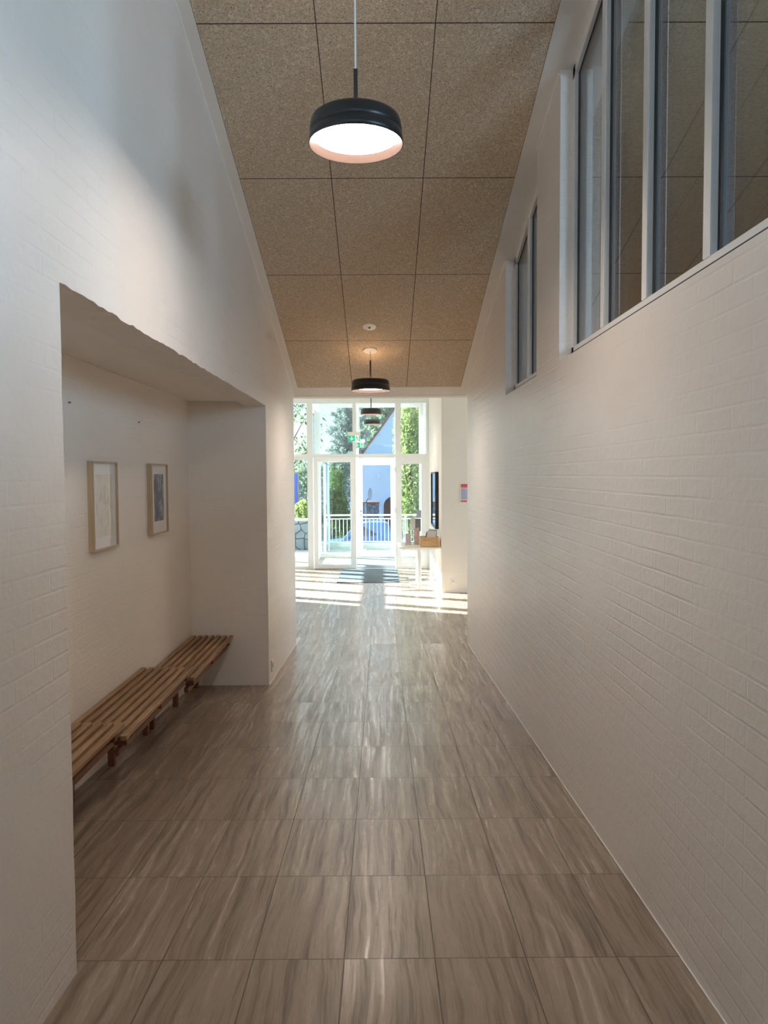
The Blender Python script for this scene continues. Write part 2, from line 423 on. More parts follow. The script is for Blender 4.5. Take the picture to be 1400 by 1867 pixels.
struct(h.build('trim_3', PLASTER))              # header beam over the end of the corridor

# ------------------------------------------------------------------ left wall with the alcove
NY0, NY1, LINT, NICHE, NX = 2.402, 6.63, 2.541, 2.578, -1.653
rnd = random.Random(3)
wl = MB()
edge = [(NY0+rnd.uniform(-0.003, 0.003)*(i < 24), -0.2+i*(LINT+0.2)/24) for i in range(25)]
wl.prism('x', [(BACK, -0.25)]+[(a, z) for a, z in edge]+[(NY0, ceil_z(NY0)+0.03), (BACK, ceil_z(BACK)+0.03)], -1.9, LX)
wl.prism('x', [(NY1, -0.25), (END-0.01, -0.25), (END-0.01, ceil_z(END)+0.012), (NY1, ceil_z(NY1)+0.012)], -1.9, LX)
low = [(NY0+(NY1-NY0)*i/90, LINT+rnd.uniform(-0.004, 0.004)*(1.4 if i < 40 else 0.7)*(0 < i < 90)) for i in range(91)]
wl.prism('x', low+[(NY1, ceil_z(NY1)+0.012), (NY0, ceil_z(NY0)+0.012)], -1.166, LX)
struct(wl.build('wall_left', WALL))
al = MB()
al.prism('x', [(NY0, NICHE), (NY1, NICHE), (NY1, ceil_z(NY1)), (NY0, ceil_z(NY0))], -1.9, -1.166)
al.box(-1.9, NX, NY0, NY1, -0.25, NICHE)
al.box(NX, LX-0.004, NY1-0.006, NY1, -0.05, LINT)
struct(al.build('wall_alcove', WALL2))
cb = MB(); cb.tube([(NX+0.002, NY0, NICHE-0.003), (NX+0.002, NY1, NICHE-0.003)], 0.004, 6)
cb.tube([(LX+0.002, NY1+0.01, floor_z(NY1)+0.002), (LX+0.002, END-0.02, floor_z(8.7)+0.001)], 0.0028, 6)
cb.tube([(RX-0.002, BACK, floor_z(BACK)+0.002), (RX-0.002, END-0.02, floor_z(8.7)+0.001)], 0.0028, 6)
struct(cb.build('trim_4', CAULK))

# ------------------------------------------------------------------ right wall with the clerestory openings
W1a, W1b, W2a, W2b = -0.5, 4.255, 4.87, 6.075
wr = MB()
wr.prism('x', [(BACK, -0.25), (END, -0.25), (END, 2.83), (END, ceil_z(END)+0.012), (W2b, ceil_z(W2b)+0.012), (W2b, SILL), (W2a, SILL), (W2a, ceil_z(W2a)+0.012),
               (W1b, ceil_z(W1b)+0.012), (W1b, SILL), (W1a, SILL), (W1a, ceil_z(W1a)+0.012), (BACK, ceil_z(BACK)+0.012)], RX, 1.2)
struct(wr.build('wall_right', WALLR))

def clerestory(name, y0, y1, mulls):
    w_ = struct(empty(name, (1.08, (y0+y1)/2, SILL)))
    FX0, FX1 = 1.048, 1.118
    fr = MB()
    tz = lambda y, d=0.0: ceil_z(y)+0.004-d
    fr.box(FX0, FX1, y0, y1, SILL, SILL+0.072)                               # bottom rail
    fr.prism('x', [(y0, tz(y0, 0.062)), (y1, tz(y1, 0.062)), (y1, tz(y1)), (y0, tz(y0))], FX0, FX1)   # head follows the slope
    fr.prism('x', [(y1-0.045, SILL), (y1, SILL), (y1, tz(y1)), (y1-0.045, tz(y1-0.045))], FX0, FX1)
    fr.prism('x', [(y0, SILL), (y0+0.045, SILL), (y0+0.045, tz(y0+0.045)), (y0, tz(y0))], FX0, FX1)
    fr.build('window_frame', WHITE, w_)
    for mmm in mulls:
        a = MB(); a.prism('x', [(mmm-0.027, SILL+0.072), (mmm+0.027, SILL+0.072), (mmm+0.027, tz(mmm+.027, 0.062)), (mmm-0.027, tz(mmm-.027, 0.062))], FX0-0.006, FX1)
        a.build('mullion', WHITE, w_)
    edges = [y0+0.045]+[q for mmm in sorted(mulls) for q in (mmm-0.027, mmm+0.027)]+[y1-0.045]
    for i in range(0, len(edges), 2):
        a0, a1 = edges[i], edges[i+1]
        gk = MB(); g_ = 0.030; z0 = SILL+0.072
        gk.prism('x', [(a1-g_, z0), (a1, z0), (a1, tz(a1, .062)), (a1-g_, tz(a1-g_, .062))], 1.066, 1.104)
        gk.prism('x', [(a0, z0), (a0+g_, z0), (a0+g_, tz(a0+g_, .062)), (a0, tz(a0, .062))], 1.066, 1.104)
        gk.prism('x', [(a0, tz(a0, .073)), (a1, tz(a1, .073)), (a1, tz(a1, .062)), (a0, tz(a0, .062))], 1.066, 1.104)
        gk.build('gasket', GASKET, w_)
        for gx in (1.068, 1.098):
            pn = MB(); pn.prism('x', [(a0+g_*.5, z0), (a1-g_*.5, z0), (a1-g_*.5, tz(a1, .068)), (a0+g_*.5, tz(a0, .068))], gx, gx+0.004)
            pn.build('pane', GLASSI, w_)
    s_ = MB(); s_.box(FX0-0.004, FX0+0.001, y0, y1, SILL+0.039, SILL+0.0455); s_.build('joint', GASKET, w_)  # dark strip standing in for the shadow gap under the frame
    s_ = MB(); s_.box(RX+0.004, FX0+0.002, y0+0.002, y1-0.002, SILL-0.004, SILL+0.003); s_.build('sill', WHITE, w_)
    return w_
clerestory('window_1', W1a, W1b, [0.14, 0.73, 1.32, 1.91, 2.49, 3.075, 3.655])
clerestory('window_2', W2a, W2b, [5.485])

# next room behind the clerestory: its walls and sloping wood-wool ceiling
nr = MB(); nr.box(4.5, 4.7, BACK-0.3, 8.8, -0.25, 2.85); nr.box(4.5, 4.7, BACK-0.3, -2.05, 2.85, 6.4); nr.box(4.5, 4.7, 0.25, 8.8, 2.85, 5.5); nr.box(4.5, 4.7, -2.05, 0.25, 4.35, 6.2); struct(nr.build('wall_far_right', WALL2))
nr = MB(); nr.box(1.2, 4.5, 8.6, 8.8, -0.25, 2.95); struct(nr.build('wall_next_room_end', WALL2))
p = MB(); slope_slab(p, 1.30, 4.45, 3.97-1.1549*6, 8.556, 0.0, 0.0125); p.build('acoustic_panels', WOODWOOL, ceiling)
w8 = struct(empty('added_window_8', (4.6, -0.4, 2.85)))  # unseen window, added to throw blue light on the left wall
g_ = MB()
for a, b2, c1, c2 in ((-2.05, 0.25, 2.85, 2.91), (-2.05, 0.25, 4.29, 4.35), (-2.05, -1.99, 2.91, 4.29), (0.19, 0.25, 2.91, 4.29), (-0.93, -0.87, 2.91, 4.29)): g_.box(4.56, 4.64, a, b2, c1, c2)
g_.build('window_frame', WHITE, w8)
q = MB(); q.box(4.594, 4.606, -1.99, 0.19, 2.91, 4.29); q.build('pane', GLASS, w8)
b_ = MB()                                       # back wall with the gable window that lights the corridor
b_.box(-1.9, 4.7, BACK-0.3, BACK, -0.25, 3.15); b_.box(-1.9, -0.88, BACK-0.3, BACK, 3.15, 6.4); b_.box(0.88, 4.7, BACK-0.3, BACK, 3.15, 6.4); b_.box(-0.88, 0.88, BACK-0.3, BACK, 5.45, 6.4)
struct(b_.build('wall_back', WALL2))
gw = struct(empty('window_3', (0, BACK-0.1, 3.15)))
g_ = MB()
for x0, x1, z0, z1 in ((-0.88, 0.88, 3.15, 3.21), (-0.88, 0.88, 5.39, 5.45), (-0.88, -0.82, 3.21, 5.39), (0.82, 0.88, 3.21, 5.39), (-0.03, 0.03, 3.21, 5.39)): g_.box(x0, x1, BACK-0.16, BACK-0.09, z0, z1)
g_.build('window_frame', WHITE, gw)
pn = MB(); pn.box(-0.82, 0.82, BACK-0.13, BACK-0.12, 3.21, 5.39); pn.build('pane', GLASS, gw)

# ------------------------------------------------------------------ lobby shell
F1, F2 = 15.9, 18.15
lw_ = MB(); lw_.box(-4.6, -1.9, 8.55, 8.76, -0.25, LOBZ); lw_.box(-4.2, -3.95, 8.76, 12.95, -0.25, LOBZ)
struct(lw_.build('wall_lobby_left', WALL2))
rw = MB(); rw.box(0.985, 4.5, 12.55, 12.75, -0.25, LOBZ); struct(rw.build('wall_lobby_end', WALL2))
sw = MB(); sw.box(0.985, 1.20, 12.752, 18.2, -0.25, LOBZ); struct(sw.build('wall_lobby_side', PLASTER))
fw = MB(); fw.box(4.5, 4.7, 8.8, 12.55, -0.25, 0.4); fw.box(4.5, 4.7, 8.8, 12.55, 3.3, LOBZ); fw.box(4.5, 4.7, 8.8, 9.4, 0.4, 3.3); fw.box(4.5, 4.7, 12.2, 12.55, 0.4, 3.3)
struct(fw.build('wall_lobby_right', WALL2))
w7 = struct(empty('added_window_7', (4.6, 10.8, 0.4)))  # unseen window, added to brighten the lobby
g_ = MB()
for a, b2, c1, c2 in ((9.4, 12.2, 0.4, 0.46), (9.4, 12.2, 3.24, 3.3), (9.4, 9.46, 0.46, 3.24), (12.14, 12.2, 0.46, 3.24), (10.77, 10.83, 0.46, 3.24)): g_.box(4.56, 4.64, a, b2, c1, c2)
g_.build('window_frame', WHITEM, w7)
q = MB(); q.box(4.594, 4.606, 9.46, 12.14, 0.46, 3.24); q.build('pane', GLASS, w7)
lc = MB(); lc.box(-4.6, 4.7, 8.9, 18.3, LOBZ, LOBZ+0.3); struct(lc.build('ceiling_lobby', PLASTER))
bb = MB(); bb.box(0.99, 3.0, 12.535, 12.55, 0.0, 0.012); struct(bb.build('baseboard_end', WHITE))

def frame_rect(mb, y0, y1, x0, x1, z0, z1, l, r, b, t):
    mb.box(x0, x0+l, y0, y1, z0, z1); mb.box(x1-r, x1, y0, y1, z0, z1)
    mb.box(x0+l, x1-r, y0, y1, z0, z0+b); mb.box(x0+l, x1-r, y0, y1, z1-t, z1)
def pane(parent, x0, x1, z0, z1, y, mat=GLASS, th=0.012):
    q = MB(); q.box(x0, x1, y-th/2, y+th/2, z0, z1); q.build('pane', mat, parent)

# inner glazed screen of the lobby
w4 = struct(empty('window_4', (-0.2, F1, 0)))
g_ = MB(); Y0, Y1 = F1-0.06, F1+0.07
g_.box(-3.95, 0.985, Y0, Y1, 3.41, LOBZ)                                   # head
for a, b2, z0 in ((-2.75, -2.65, 0), (-1.52, -1.406, 0), (0.294, 0.408, 0), (0.93, 0.985, 0), (-0.583, -0.511, 2.37)): g_.box(a, b2, Y0, Y1, z0, 3.41)
for a, b2 in ((-3.95, -2.75), (-2.65, -1.52), (-1.406, -0.583), (-0.511, 0.294), (0.408, 0.93)): g_.box(a, b2, Y0, Y1, 2.30, 2.37)
g_.box(-0.583, -0.511, Y0, Y1, 2.30, 2.37)
for a, b2 in ((-3.95, -2.75), (-2.65, -1.52), (0.408, 0.93)): g_.box(a, b2, Y0, Y1, 0.0, 0.06); g_.box(a, b2, Y0+0.01, Y1-0.01, 2.25, 2.30)
g_.build('window_frame', WHITEM, w4)
for a, b2 in ((-3.95, -2.75), (-2.65, -1.52), (-1.406, -0.583), (-0.511, 0.294), (0.408, 0.93)): pane(w4, a, b2, 2.37, 3.41, F1)
for a, b2 in ((-3.95, -2.75), (-2.65, -1.52)): pane(w4, a, b2, 0.06, 2.25, F1)
sf = MB(); frame_rect(sf, Y0+0.01, Y1-0.01, 0.408, 0.93, 0.06, 2.25, 0.012, 0.10, 0.06, 0.09); sf.build('side_light_frame', WHITEM, w4)
pane(w4, 0.42, 0.83, 0.12, 2.16, F1)

# inner door leaf, slid or folded in front of the fixed light
d1 = struct(empty('door_1', (-0.95, F1-0.1, 0)))
g_ = MB(); frame_rect(g_, F1-0.12, F1-0.065, -1.385, -0.518, 0.012, 2.295, 0.085, 0.115, 0.09, 0.08); g_.build('door_frame', WHITEM, d1, 0.003, 1)
pane(d1, -1.30, -0.633, 0.10, 2.215, F1-0.092)
th_ = MB(); th_.box(-1.39, 0.30, F1-0.13, F1-0.02, 0.0, 0.012); th_.build('threshold', STEEL, d1)
for z in (0.35, 1.2, 2.05):
    hg = MB(); hg.tube([(0.288, F1-0.05, z-0.05), (0.288, F1-0.05, z+0.05)], 0.012, 8); hg.build('hinge', STEEL, w4)

# outer glazed screen
w5 = struct(empty('window_5', (-0.2, F2, 0)))
g_ = MB(); Y0, Y1 = F2-0.06, F2+0.06
g_.box(-1.55, 0.985, Y0, Y1, 3.52, LOBZ)
for a, b2, z0 in ((-1.55, -1.424, 0), (-0.60, -0.52, 0), (0.325, 0.41, 0), (0.90, 0.985, 0)): g_.box(a, b2, Y0, Y1, z0, 3.52)
for a, b2 in ((-1.424, -0.60), (-0.52, 0.325), (0.41, 0.90)): g_.box(a, b2, Y0, Y1, 2.245, 2.335)
for a, b2 in ((-1.424, -0.60), (0.41, 0.90)): g_.box(a, b2, Y0, Y1, 0.0, 0.085)
g_.build('window_frame', WHITEM, w5)
for a, b2 in ((-1.424, -0.60), (-0.52, 0.325), (0.41, 0.90)): pane(w5, a, b2, 2.335, 3.52, F2)
for a, b2 in ((-1.424, -0.60), (0.41, 0.90)): pane(w5, a, b2, 0.085, 2.245, F2)
lf = MB(); lf.box(-1.55, -1.45, F1+0.07, F2-0.06, 3.41, LOBZ); lf.box(-1.55, -1.45, F1+0.07, F2-0.06, 0, 0.08); lf.build('side_frame', WHITEM, w5)
q = MB(); q.box(-1.506, -1.494, F1+0.07, F2-0.06, 0.08, 3.41); q.build('side_pane', GLASS, w5)

d2 = struct(empty('door_2', (-0.1, F2, 0)))
g_ = MB(); frame_rect(g_, F2-0.085, F2-0.03, -0.516, 0.321, 0.012, 2.242, 0.078, 0.10, 0.095, 0.075); g_.build('door_frame', WHITEM, d2, 0.003, 1)
pane(d2, -0.44, 0.222, 0.105, 2.17, F2-0.057)
hd = MB(); hd.tube([(-0.475, F2-0.085, 0.99), (-0.475, F2-0.13, 0.99), (-0.36, F2-0.13, 0.99)], 0.011, 8); hd.build('door_handle', STEEL, d2)
hd = MB(); hd.tube([(-0.475, F2-0.098, 0.99), (-0.475, F2-0.083, 0.99)], 0.026, 16); hd.build('rosette', STEEL, d2)
hd = MB(); hd.tube([(-0.475, F2-0.098, 1.09), (-0.475, F2-0.083, 1.09)], 0.026, 16); hd.build('lock', STEEL, d2)
hd = MB(); hd.box(-0.12, 0.20, F2-0.14, F2-0.085, 2.17, 2.225); hd.tube([(0.05, F2-0.15, 2.215), (0.24, F2-0.20, 2.225), (-0.05, F2-0.09, 2.235)], 0.008, 6); hd.build('door_closer', GREY, d2)
hd = MB(); hd.box(-0.43, -0.36, F2-0.11, F2-0.085, 0.09, 0.19); hd.build('door_stop', WHITEM, d2)

# left glazed wall of the lobby, whose bars stripe the sunlit floor
w6 = struct(empty('window_6', (-4.0, 15.5, 0)))
g_ = MB(); X0, X1 = -4.06, -3.94
bars = [(12.95, 13.0), (13.27, 13.45), (14.18, 14.34), (15.2, 15.33), (15.80, 15.89), (16.35, 16.43), (16.9, 16.98), (17.45, 17.53), (18.08, 18.2)]
for a, b2 in bars: g_.box(X0, X1, a, b2, 0.05, LOBZ)
g_.box(X0, X1, 12.95, 18.2, 0.0, 0.05)
ys = [q for a, b2 in bars for q in (a, b2)][1:-1]
for i in range(0, len(ys), 2): g_.box(X0, X1, ys[i], ys[i+1], 2.19, 2.36); g_.box(X0, X1, ys[i], ys[i+1], 3.5, LOBZ)
g_.build('window_frame', WHITEM, w6)
for i in range(0, len(ys), 2):
    for z0, z1 in ((0.05, 2.19), (2.36, 3.5)):
        q = MB(); q.box(-4.006, -3.994, ys[i], ys[i+1], z0, z1); q.build('pane', GLASS, w6)

# ------------------------------------------------------------------ slatted benches
def make_bench():
    y0, top, L = 2.402, 0.718, 1.388
    t = empty('slatted_bench', (-1.47, y0+L/2, floor_z(y0+L/2)))
    for i in range(7):
        x = -1.642+i*0.0535
        s = MB(); s.box(x, x+0.033, y0, y0+L, top-0.025, top); s.build('slat', OAK, t, 0.0025, 1)
    for dy in (0.08, 0.70, 1.31):
        s = MB(); s.box(-1.642, -1.312, y0+dy, y0+dy+0.045, top-0.078, top-0.0255); s.build('bearer', OAK_SHADED, t, 0.002, 1)
    s = MB(); s.box(-1.365, -1.335, y0+0.02, y0+L-0.02, top-0.112, top-0.079); s.build('rail', OAK_SHADED, t, 0.002, 1)
    s = MB(); s.box(-1.645, -1.62, y0+0.02, y0+L-0.02, top-0.112, top-0.079); s.build('wall_rail', OAK_SHADED, t, 0.002, 1)
    for dy in (0.03, 0.645, 1.30):
        s = MB(); yy = y0+dy+0.02
        s.box(-1.618, -1.58, y0+dy, y0+dy+0.04, floor_z(yy)-0.001, top-0.079); s.build('leg', OAK_SHADED, t, 0.002, 1)
    return t
bench = make_bench()
G = 'slatted benches along the alcove wall'
tag(bench, 'nearest slatted oak wall bench, highest of the three, partly hidden by the wall edge', 'bench', G)
for i, lab in ((1, 'middle slatted oak wall bench, one step below the nearest bench'),
               (2, 'farthest slatted oak wall bench, lowest of the three, ending at the alcove end wall')):
    c_ = copy_tree(bench); c_.location = bench.location+Vector((0, 1.404*i, -0.0767*i)); c_['label'] = lab

# ------------------------------------------------------------------ framed pictures
def art_a():
    b = NB('pale_drawing'); c_ = b.coord(); n = b.noise(c_, 9.0, 5, 0.6, 1.2)
    return b.pbr(b.ramp(n, (0.35, (0.62, 0.60, 0.52)), (0.5, (0.78, 0.75, 0.67)), (0.66, (0.82, 0.80, 0.62))), 0.8)
def art_b():
    b = NB('blue_black_abstract'); c_ = b.coord(); x, y, z = b.xyz(c_)
    v = b.vec(b.math('MULTIPLY', y, 9.0), b.math('MULTIPLY', z, 4.5), 0.3); n = b.noise(v, 1.0, 6, 0.65, 2.2)
    return b.pbr(b.ramp(n, (0.30, (0.02, 0.02, 0.025)), (0.42, (0.035, 0.055, 0.11)), (0.50, (0.08, 0.15, 0.28)), (0.56, (0.50, 0.48, 0.46)), (0.64, (0.22, 0.16, 0.12)), (0.75, (0.06, 0.06, 0.07))), 0.7)
def picture(y0, y1, z0, z1, mat_y, mat_z0, mat_z1, art, label):
    t = thing('picture_frame', (NX, (y0+y1)/2, z0), label, 'picture', 'framed pictures in the alcove')
    X0, X1 = NX+0.001, NX+0.036; w_ = 0.011
    fr = MB()
    for a, b2, c1, c2 in ((y0, y0+w_, z0, z1), (y1-w_, y1, z0, z1), (y0+w_, y1-w_, z0, z0+w_), (y0+w_, y1-w_, z1-w_, z1)): fr.box(X0, X1, a, b2, c1, c2)
    fr.build('frame', FRAMEW, t)
    q = MB(); q.box(X0, X0+0.022, y0+w_, y1-w_, z0+w_, z1-w_); q.build('mount_board', PAPER, t)
    q = MB(); q.box(X0+0.0222, X0+0.0228, y0+mat_y, y1-mat_y, z0+mat_z0, z1-mat_z1); q.build('artwork', art, t)
    # glazing sheet, bowed a little
    n = 24; vs = []; fs = []
    for i in range(n+1):
        for j in range(2):
            yy = y0+w_+(y1-y0-2*w_)*i/n; u = (i/n-0.5)*2
            vs.append((X0+0.027+0.005*(1-u*u), yy, (z0+w_, z1-w_)[j]))
    for i in range(n): fs.append((2*i, 2*i+2, 2*i+3, 2*i+1))
    g = MB(); g.add(vs, fs, True); g.build('glazing', ACRYL, t)
    return t
picture(4.33, 4.735, 1.515, 2.03, 0.065, 0.075, 0.075, art_a(), 'ash-framed pale drawing behind reflecting glazing, left of the two alcove pictures')
picture(5.435, 5.845, 1.52, 2.032, 0.085, 0.095, 0.075, art_b(), 'ash-framed dark blue and black abstract print, nearer the alcove end wall')
for i, (yy, zz, lab) in enumerate(((4.10, 2.335, 'tiny dark nail in the alcove wall, upper left of the pale drawing'), (5.27, 2.31, 'tiny dark nail in the alcove wall, above the gap between the pictures'))):
    q = MB(); q.tube([(NX-0.004, yy, zz), (NX+0.012, yy, zz)], 0.0045, 8); tag(q.build('nail', GREYD), lab, 'nail', 'nails in the alcove wall')

# ------------------------------------------------------------------ pendant lamps
def pendant(x, y, zb, ztop, tilt, label, first=None):
    t = thing('pendant_lamp', (x, y, zb), label, 'lamp', 'black drum pendants along the ceiling')
    cx = (x, y, zb)
    if first is None:
        s = MB(); s.lathe([(0.0, 0.112), (0.148, 0.112), (0.166, 0.109), (0.177, 0.101), (0.183, 0.088), (0.1875, 0.062), (0.188, 0.0475), (0.1862, 0.0462), (0.1862, 0.0448), (0.1885, 0.0435), (0.1915, 0.018), (0.1925, 0.0), (0.190, 0.0), (0.186, 0.02), (0.180, 0.034), (0.0, 0.036)], cx, 72)
        sh = s.build('shade', BLACK, t)
        pr = []
        for i in range(9):
            f_ = i/8; r = 0.1895-0.0185*f_; z = 0.001+0.029*f_; pr += [(r, z), (r-0.0012, z+0.0018)]
        s = MB(); s.lathe(pr, cx, 72, smooth=False); s.build('inner_ring', COPPER, sh)
        s = MB(); s.lathe([(0.0, 0.0335), (0.170, 0.0335), (0.170, 0.0305), (0.0, 0.0305)], cx, 72, smooth=False); s.build('diffuser', GLOW, sh)
        s = MB(); s.lathe([(0.016, 0.1125), (0.045, 0.1125), (0.045, 0.116), (0.016, 0.116)], cx, 32, closed=True, smooth=False); s.build('uplight_ring', UPGLOW, t)
        s = MB(); s.tube([(x, y, zb+0.11), (x, y, zb+0.30)], 0.0085, 14); s.build('stem', BLACK, t)
    else:
        for k_ in kids(first):
            if k_.name.split('.')[0] in ('shade', 'uplight_ring', 'stem'): copy_tree(k_, t)
    s = MB(); s.tube([(x, y, zb+0.30), (x, y, ztop-0.004)], 0.0042, 8); s.build('cable', CABLE, t)
    s = MB(); n = 40
    ring = lambda r, dz: [(x+r*math.cos(2*math.pi*i/n), y+r*math.sin(2*math.pi*i/n), ztop-tilt*r*math.sin(2*math.pi*i/n)+dz) for i in range(n)]
    a, b2, c2 = ring(0.07, 0.0), ring(0.069, -0.010), ring(0.02, -0.013)
    vs = a+b2+c2
    fs = [(i, (i+1) % n, n+(i+1) % n, n+i) for i in range(n)]+[(n+i, n+(i+1) % n, 2*n+(i+1) % n, 2*n+i) for i in range(n)]+[tuple(range(2*n, 3*n))]
    s.add(vs, fs); s.build('canopy', WHITE, t)
    return t
L1 = pendant(-0.095, 3.21, 3.29, ceil_z(3.21), SCL, 'nearest black drum pendant lamp, lit, hanging large at the top of the picture')
pendant(-0.10, 7.64, 2.768, ceil_z(7.64), SCL, 'second black drum pendant lamp, under the low end of the sloping ceiling', L1)
pendant(-0.18, 14.2, 3.045, LOBZ, 0, 'black drum pendant lamp in the lobby, just in front of the glazed screen', L1)
pendant(-0.19, 17.2, 3.06, LOBZ, 0, 'farthest black drum pendant lamp, seen behind glass between the two screens', L1)

dt = thing('smoke_detector', (-0.10, 7.15, ceil_z(7.15)), 'round white flush ceiling detector in front of the second pendant', 'detector')
n = 40; cx_, cy_, r_ = -0.10, 7.15, 0.063
ring = lambda r, dz: [(cx_+r*math.cos(2*math.pi*i/n), cy_+r*math.sin(2*math.pi*i/n), ceil_z(cy_+r*math.sin(2*math.pi*i/n))+dz) for i in range(n)]
s = MB(); s.add(ring(r_, 0.0)+ring(r_*0.97, -0.008)+ring(r_*0.3, -0.011), [(i, (i+1) % n, n+(i+1) % n, n+i) for i in range(n)]+[(n+i, n+(i+1) % n, 2*n+(i+1) % n, 2*n+i) for i in range(n)]+[tuple(range(2*n, 3*n))]); s.build('cover', WHITE, dt)
s = MB(); s.add(ring(0.012, -0.010)+ring(0.009, -0.020), [(i, (i+1) % n, n+(i+1) % n, n+i) for i in range(n)]+[tuple(range(n, 2*n))]); s.build('sensor', GREYD, dt)

# ------------------------------------------------------------------ sockets and the notice
def socket(face, x, y, z, label, wd=0.083, cyc='y'):
    t = thing('wall_socket', (x, y, z-wd/2), label, 'socket')
    s = MB()
    if face == 'y':
        s.box(x-wd/2, x+wd/2, y-0.008, y-0.0005, z-wd/2, z+wd/2); s.build('plate', WHITE, t, 0.003, 1)
        q = MB(); q.tube([(x, y-0.0095, z), (x, y-0.0075, z)], 0.022, 20); q.build('socket_face', GREY, t)
    else:
        s.box(x+0.0005, x+0.010, y-wd/2, y+wd/2, z-wd*0.62, z+wd*0.62); s.build('plate', WHITE, t, 0.003, 1)
        q = MB(); q.tube([(x+0.0095, y, z), (x+0.0115, y, z)], 0.022, 20); q.build('socket_face', GREYD, t)
socket('y', 1.17, 12.55, 0.19, 'white socket low on the lobby end wall, below the red and white notice')
socket('x', LX, 6.80, 0.25, 'small socket low on the left wall just past the alcove')

nt_ = thing('notice', (1.40, 12.55, 1.48), 'red and white printed notice on the lobby end wall, cut by the right wall', 'notice')
nx0, nx1, nz0, nz1, ny = 1.285, 1.52, 1.475, 1.80, 12.55
s = MB(); s.box(nx0, nx1, ny-0.012, ny-0.0005, nz0, nz1); npn = s.build('panel', PAPER, nt_)
s = MB(); s.box(nx0+0.012, nx1-0.012, ny-0.0135, ny-0.0125, nz1-0.075, nz1-0.015); s.build('red_header', RED, npn)
s = MB(); s.box(nx0+0.012, nx1-0.012, ny-0.0135, ny-0.0125, nz0+0.052, nz1-0.082); s.build('print_area', PRINTB, npn)
s = MB(); s.box(nx0+0.012, nx0+0.012+0.10, ny-0.0135, ny-0.0125, nz0+0.014, nz0+0.042); s.build('red_footer', RED, npn)
s = MB(); s.tube([(nx0+0.135, ny-0.0135, nz0+0.028), (nx0+0.135, ny-0.0125, nz0+0.028)], 0.014, 18); s.build('round_mark', TEXTB, npn)
s = MB()
for i in range(9):
    zz = nz1-0.10-i*0.018
    for j in range(2): s.box(nx0+0.022+j*0.10, nx0+0.022+j*0.10+0.06+0.02*((i*7+j*3) % 3), ny-0.0145, ny-0.0136, zz-0.004, zz)
s.build('text_lines', TEXTB, npn)

# ------------------------------------------------------------------ exit signs
def exit_sign(x, y, z, label):
    t = thing('exit_sign', (x, y, z), label, 'sign', 'green exit signs above the doors')
    wd, hh = 0.235, 0.122
    s = MB(); s.box(x-wd/2-0.012, x+wd/2+0.004, y-0.035, y+0.035, z+hh, z+hh+0.065); s.build('housing', WHITE, t, 0.004, 1)
    s = MB(); s.tube([(x, y, z+hh+0.06), (x, y, LOBZ-0.005)], 0.006, 8); s.build('rod', WHITE, t)
    s = MB(); s.box(x-wd/2, x+wd/2, y-0.006, y+0.006, z, z+hh); lp = s.build('light_panel', SIGNW, t)
    s = MB(); s.box(x-wd/2+0.004, x+0.012, y-0.0085, y-0.0065, z+0.004, z+hh-0.004); s.build('green_field', GREEN, lp)
    s = MB(); s.box(x+wd/2-0.022, x+wd/2-0.004, y-0.0085, y-0.0065, z+0.004, z+hh-0.004); s.build('green_strip', GREEN, lp)
    ax, az = x-0.05, z+hh*0.5
    s = MB(); yy0, yy1 = y-0.0105, y-0.0088
    s.prism('y', [(ax-0.008, az+0.044), (ax+0.008, az+0.044), (ax+0.008, az-0.012), (ax+0.030, az+0.010), (ax+0.038, az-0.002), (ax, az-0.044), (ax-0.038, az-0.002), (ax-0.030, az+0.010), (ax-0.008, az-0.012)], yy0, yy1)
    s.build('arrow', SIGNW, lp)
    mx_, mz = x+0.052, z+hh*0.5
    s = MB(); s.tube([(mx_-0.008, yy0, mz+0.040), (mx_-0.008, yy1, mz+0.040)], 0.010, 12)
    for pl in ([(-.006, .030), (.010, .026), (.014, -.006), (.000, -.010)], [(-.004, .028), (-.026, .012), (-.024, .006), (.002, .018)], [(.008, .026), (.026, .012), (.034, .018), (.030, .006), (.012, .014)],
               [(.000, -.008), (.010, -.010), (-.008, -.030), (-.028, -.030), (-.028, -.038), (-.004, -.038)], [(.006, -.006), (.014, -.006), (.026, -.024), (.020, -.050), (.012, -.048), (.017, -.026)]):
        s.prism('y', [(mx_+a, mz+b2) for a, b2 in pl], yy0, yy1)
    s.build('running_figure', GREEN, lp)
exit_sign(-0.535, 15.45, 2.61, 'green exit sign with down arrow hanging in front of the inner glazed screen')
exit_sign(-0.49, 17.5, 2.555, 'green exit sign half hidden behind the mullion, between the two glazed screens')

# ------------------------------------------------------------------ door mats
for x0, x1, y0, y1, lab in ((-0.81, 0.315, 13.75, 15.7, 'blue-grey entrance mat on the lobby floor in front of the inner door'),
                            (-0.78, 0.285, 16.02, 17.85, 'blue-grey entrance mat between the inner and outer doors')):
    s = MB(); s.box(x0, x1, y0, y1, 0.0, 0.012); tag(s.build('door_mat', MATD), lab, 'mat', 'entrance mats')

